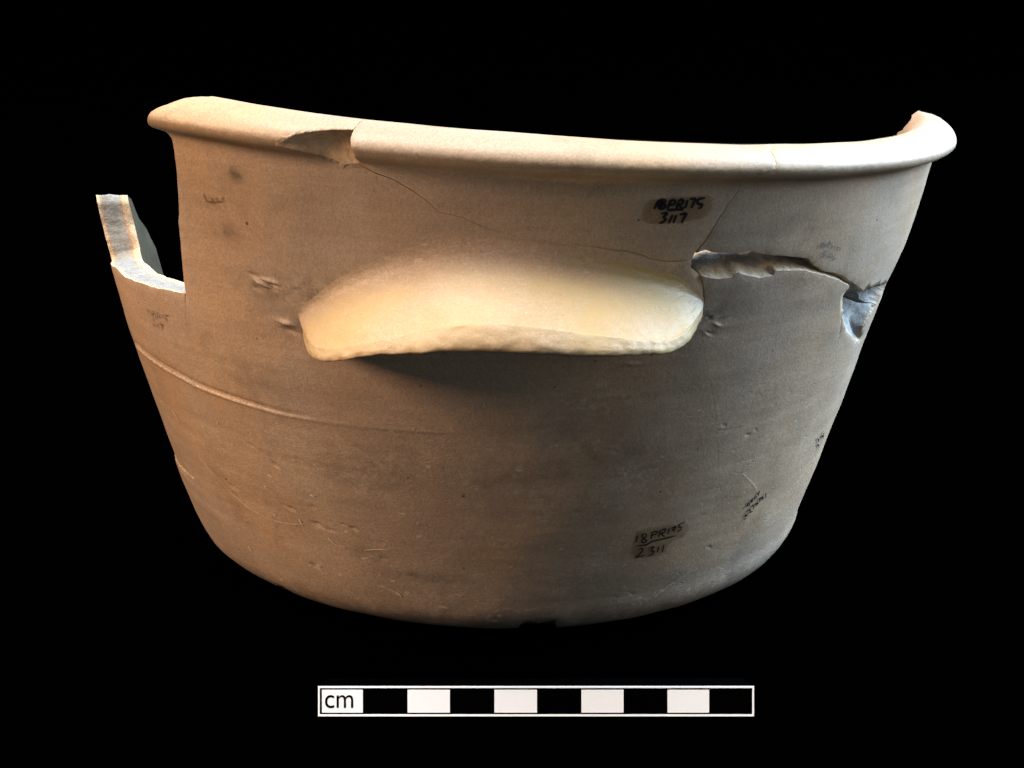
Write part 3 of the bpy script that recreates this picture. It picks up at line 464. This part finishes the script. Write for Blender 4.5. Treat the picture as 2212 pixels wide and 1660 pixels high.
wall_left = shell('wall_sherd', tj(T['E_seam']) + [(-64, 3.3), (-80, 3.0), (-100, 2.6), (-100, 0), (-150, 0), (-150, 2.0), (-132, 2.6), (-114, 3.2), (-100, 4.6), (-94.5, 5.6), (-93, 6.6), (-92.5, 7.7), (-90, 8.2), (-86.5, 8.55),
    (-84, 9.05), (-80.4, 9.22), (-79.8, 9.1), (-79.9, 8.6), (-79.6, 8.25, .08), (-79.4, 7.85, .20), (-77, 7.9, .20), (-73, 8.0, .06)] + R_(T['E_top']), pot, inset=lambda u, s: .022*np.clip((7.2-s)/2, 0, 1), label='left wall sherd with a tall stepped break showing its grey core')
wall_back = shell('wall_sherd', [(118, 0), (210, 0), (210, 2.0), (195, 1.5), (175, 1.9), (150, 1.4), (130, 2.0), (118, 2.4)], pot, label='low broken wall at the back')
# the floor of the vessel
bpV = []; bpF = []; NB = 96
ringr = [(0, .02), (4.5, .03), (6.2, .05), (6.42, .12), (6.42, .62), (6.0, .74), (4., .76), (0, .77)]
for r, z in ringr:
    for i in range(NB):
        a = 2*PI*i/NB; bpV.append((r*math.sin(a)*U, -r*math.cos(a)*U, z*U))
for j in range(len(ringr)-1):
    for i in range(NB): bpF.append((j*NB+i, j*NB+(i+1) % NB, (j+1)*NB+(i+1) % NB, (j+1)*NB+i))
link('base', mesh('base', bpV, bpF, CLAY, {'wear': [.5]*len(bpV)}), pot)
# ---------------------------------------------------------------- the ledge handle
def curve(P, n):
    P = np.asarray(P, float); q = smooth(P, 8); x = np.concatenate([[0], np.cumsum(np.linalg.norm(np.diff(q[:, :2]*[RB/57.3, 1], axis=0), axis=1))])
    t = np.linspace(0, x[-1], n); return np.stack([np.interp(t, x, q[:, i]) for i in range(q.shape[1])], 1)
NC = 220
ct = curve(T['handle_top'], NC); cc = curve(T['handle_crest'], NC)
cb = np.stack([np.zeros(NC), np.interp(cc[:, 0], [p[0] for p in T['handle_edge']], [p[1] for p in T['handle_edge']])], 1)
hV = []; hF = []; prof_n = None; sg = []; offs = []
for i in range(NC):
    a0, s0 = ct[i]; a1, s1, ro = cc[i]; d = s0 - s1
    x = i/(NC-1); fold = max(0., min(1., (x-.12)/.2))*max(0., min(1., (.9-x)/.25))
    t = max(.25, cb[i][1]); m_ = max(0., min(1., (t-.12)/.24))
    rows = [(0, -.06, s0+.40), (0, -.018, s0+.20), (.01, .0, s0+.04), (.06, .022*ro, s0-.16*d), (.19, .11*ro, s0-.37*d), (.44, .42*ro, s0-.60*d), (.72, .73*ro, s0-(.81+.03*m_)*d),
            (.92, (.935-.035*m_)*ro, s0-(.96+.025*m_)*d), (1, ro*(1-.075*m_), s1+.015*m_), (1, ro*(1-.01*m_), s1-.19*t), (1, ro*(1+.065*m_), s1-.52*t), (1, ro*(1+.07*m_)-.02, s1-.84*t), (.98, .84*ro, s1-1.06*t), (.95, .55*ro, s1-1.12*t-.02), (.93, .25*ro, s1-1.15*t-.10), (.9, .0, s1-1.15*t-.24), (.9, -.12, s1-1.15*t-.36)]
    e_ = min(i, NC-1-i)
    if e_ < 3: rows = [(f, o - .05*(3-e_)/3, s) for f, o, s in rows]
    q = smooth(rows, 5); prof_n = len(q)
    f = q[:, 0]; a = np.radians(a0 + (a1-a0)*f)
    bump = np.array([.020*nz(math.degrees(aa)*.8, ss*6, o_*6) + .005*nz(math.degrees(aa)*1.9, ss*13, o_*13) + .036*nz(math.degrees(aa)*.09, ss*.9, o_*1.1+5) + .012*nz(math.degrees(aa)*.33, ss*2.4, o_*2.5+2) for aa, o_, ss in zip(a, q[:, 1], q[:, 2])])*np.clip(q[:, 1]*3, 0, 1)
    base_d = np.array([.035*nz(aa*RB*.28, ss*.42, 3.1) + .016*nz(aa*RB*.9, ss*1.3, 8.4) + .006*nz(aa*RB*.5, ss*5.2, 1.7) for aa, ss in zip(a, q[:, 2])])
    sg += [float(np.clip((a_-6)/8, 0, 1)*np.clip((o_ - .86*ro)/.05, 0, 1)*np.clip((s1 + .02 - s_)/.08, 0, 1)) for a_, o_, s_ in zip(np.degrees(a), q[:, 1], q[:, 2])]
    offs += list(q[:, 1])
    hV += list(outer(a, q[:, 2], q[:, 1] + bump + base_d))
for i in range(NC-1):
    for j in range(prof_n-1):
        p = i*prof_n + j; hF.append((p, p+1, p+1+prof_n, p+prof_n))
hF.append(tuple(range(prof_n))); hF.append(tuple(reversed(range((NC-1)*prof_n, NC*prof_n))))
hV = np.array(hV)*U
sg = np.array(sg); ha = np.degrees(np.arctan2(hV[:, 0], -hV[:, 1]))
tint = np.clip(.68*np.clip((np.array(offs)-.05)/.5, 0, 1) + 1.1*np.exp(-((ha-16)/8.)**2) + .35*np.exp(-((ha+20)/6.)**2), 0, 1)
handle = link('handle', mesh('handle', hV, hF, CLAY, {'depth': np.zeros(len(hV)), 'frac': np.zeros(len(hV)), 'tint': tint, 'stain_shade': .5*sg, 'pale': sg + .25, 'wear': np.full(len(hV), .8)}), body)
# ---------------------------------------------------------------- writing and marks on the surface
def ribbon(strokes, w, lift, name, mat, parent, taper=.35, wob=.18):
    V = []; F_ = []; cov = []
    for S_ in strokes:
        P = np.array(uv(S_)); q = smooth(P, 6) if len(P) > 2 else np.array([P[0] + (P[-1]-P[0])*t for t in np.linspace(0, 1, 7)])
        t = np.gradient(q, axis=0); t /= np.linalg.norm(t, axis=1)[:, None] + 1e-9; n = np.stack([-t[:, 1], t[:, 0]], 1)
        b = len(V); m = len(q)
        for i in range(m):
            e = min(i, m-1-i)/max(1, m-1)*2; ww = w*.5*(taper + (1-taper)*min(1, e*4))*(1 + wob*nz(q[i][0]*9, q[i][1]*9, 2))
            for k_ in (-1, -.45, .45, 1):
                p = q[i] + n[i]*ww*k_
                d, _, m_, _ = relief(np.array([p[0]]), np.array([p[1]]))
                if parent is body: d = d - swell(p[0], p[1])
                V.append(outer(np.array([p[0]/RB]), np.array([p[1]]), d + lift, m_)[0]*U); cov.append(0. if abs(k_) == 1 else 1.)
        for i in range(m-1):
            for k_ in range(3): F_.append((b+i*4+k_, b+(i+1)*4+k_, b+(i+1)*4+k_+1, b+i*4+k_+1))
    return link(name, mesh(name, V, F_, mat, {'cover': cov}), parent)
def patch(poly, lift, parent):
    P = uv(poly); B = resample(P, .06)[:, :2]; c = B.mean(0)
    V = []; F_ = []; cov = []; m = len(B); rings = [1., .93, .8, .6, .4, .2, 0.02]
    for f in rings:
        for p in B:
            q = c + (p-c)*f
            d, _, m_, _ = relief(np.array([q[0]]), np.array([q[1]])); V.append(outer(np.array([q[0]/RB]), np.array([q[1]]), d+lift, m_)[0]*U); cov.append(min(1, (1-f)*10))
    for j in range(len(rings)-1):
        for i in range(m): F_.append((j*m+i, j*m+(i+1) % m, (j+1)*m+(i+1) % m, (j+1)*m+i))
    me = mesh('lacquer_patch', V, F_, LACQ, {'cover': cov}); return link('lacquer_patch', me, parent)
HOST = {'B': rim_mid, 'M': body, 'R': wall_right, 'C': rim_right, 'E': wall_left, 'F': wall_edge}
for k_ in T['ink']:
    if k_['patch'] and k_['n'] != 'E': patch(k_['patch'], .014, HOST[k_['n']])
    o = ribbon(k_['st'], k_['w']*1.3, .023, 'inscription', INK[k_['col']], HOST[k_['n']], .5); o['label'] = k_['lab']
ribbon([T['scr1']], .038, .018, 'scratch_glint', PALE, body, .2, .5)
ribbon([T['scr2']], .045, .018, 'scratch_glint', PALE, body, .2, .5)
ribbon([T['scr3']], .04, .018, 'scratch_glint', PALE, wall_right, .2, .6)
ribbon([T['heel_glint']], .04, .018, 'scratch_glint', PALE, body, .2, .8)  # highlight on the ridge above the foot, painted as a pale line
for f_ in T['fleck']: ribbon([f_], .045, .018, 'scuff_mark', PALE, body, .3, .9)
ribbon([T['scr5']], .022, .018, 'scratch_glint', DARKS, wall_right, .3, .5)
# ---------------------------------------------------------------- the scale bar in front of the vessel
bar = bpy.data.objects.new('scale_bar', None); C.objects.link(bar); bar.empty_display_size = .03
tag(bar, label='black and white ten centimetre scale bar marked cm, standing in front of the pot', category='scale bar')
fwd = Vector((0, math.cos(PITCH), -math.sin(PITCH))); upv = Vector((0, math.sin(PITCH), math.cos(PITCH))); rt = Vector((1, 0, 0))
dep_ = 32.3075
def px(x): return (x-1081.)*.01/93.5                    # centimetre marks are 93.5 apart
def py(y): return (1549.5-y)*.01/93.5                   # height above the lower edge
o_ = Vector(cam.location) + fwd*dep_*U - upv*((1549.5-830)/3536.237*dep_*U)
bar.location = o_; bar.rotation_euler = (PI/2 - PITCH, 0, 0)   # leans back a little; local z faces the viewer
x0, x1, y0, y1 = px(687), px(1629), py(1548), py(1483)
# wedge behind the printed face, standing on its own base
tip = math.tan(PITCH)*.018
wv = [(x0, 0, -.0004), (x1, 0, -.0004), (x1, y1, -.0004), (x0, y1, -.0004)]
wv += [(x0, .0 - 0, -.0004-1e-5)]
zb = -.018
def down(z): return z*math.tan(PITCH)                   # local y of the table at depth z behind the face
wv = [(x0, 0, -.0003), (x1, 0, -.0003), (x1, y1, -.0003), (x0, y1, -.0003), (x0, -down(zb)*-1*-1, zb), (x1, -down(zb)*-1*-1, zb)]
wf = [(0, 1, 2, 3), (0, 4, 5, 1), (3, 2, 5, 4), (0, 3, 4), (1, 5, 2)]
link('backing', mesh('backing', wv, wf, BLACK, smooth=False), bar)
V = []; F_ = []; t = .0042*.1
fx0, fx1, fy0, fy1 = px(690.6), px(1625.2), py(1543.8), py(1486.9)
box(V, F_, x0, x1, y0, fy0, -.0003, 0); box(V, F_, x0, x1, fy1, y1, -.0003, 0)
box(V, F_, x0, fx0, fy0, fy1, -.0003, 0); box(V, F_, fx1, x1, fy0, fy1, -.0003, 0)
link('border', mesh('border', V, F_, WHITE, smooth=False), bar)
for a, b in ((695.4, 783.7), (880.3, 971.8), (1068, 1160), (1256, 1347), (1442, 1532)):
    V = []; F_ = []; box(V, F_, px(a), px(b), py(1540), py(1490.9), -.0003, 0)
    link('white_block', mesh('white_block', V, F_, WHITE, smooth=False), bar)
for a, b in ((784.4, 879.6), (972.4, 1067.4), (1160.6, 1255.4), (1347.6, 1441.4), (1532.6, 1621)):
    V = []; F_ = []; box(V, F_, px(a), px(b), py(1540), py(1490.9), -.0003, -.0001)
    link('black_block', mesh('black_block', V, F_, BLACK, smooth=False), bar)
fc = bpy.data.curves.new('lettering', 'FONT'); fc.body = 'cm'; fc.size = 1; fc.resolution_u = 6
fo_ = bpy.data.objects.new('lettering_curve', fc); C.objects.link(fo_)
bpy.context.view_layer.update()
me = bpy.data.meshes.new_from_object(fo_.evaluated_get(bpy.context.evaluated_depsgraph_get())); bpy.data.objects.remove(fo_)
co = np.zeros(len(me.vertices)*3); me.vertices.foreach_get('co', co); co = co.reshape(-1, 3)
lo, hi = co.min(0), co.max(0)
tx0, tx1, ty0, ty1 = px(702), px(763), py(1530), py(1501.8)
co[:, 0] = tx0 + (co[:, 0]-lo[0])/(hi[0]-lo[0])*(tx1-tx0); co[:, 1] = ty0 + (co[:, 1]-lo[1])/(hi[1]-lo[1])*(ty1-ty0); co[:, 2] = .00006
me.vertices.foreach_set('co', co.ravel()); me.update(); me.materials.clear(); me.materials.append(BLACK)
link('lettering', me, bar)
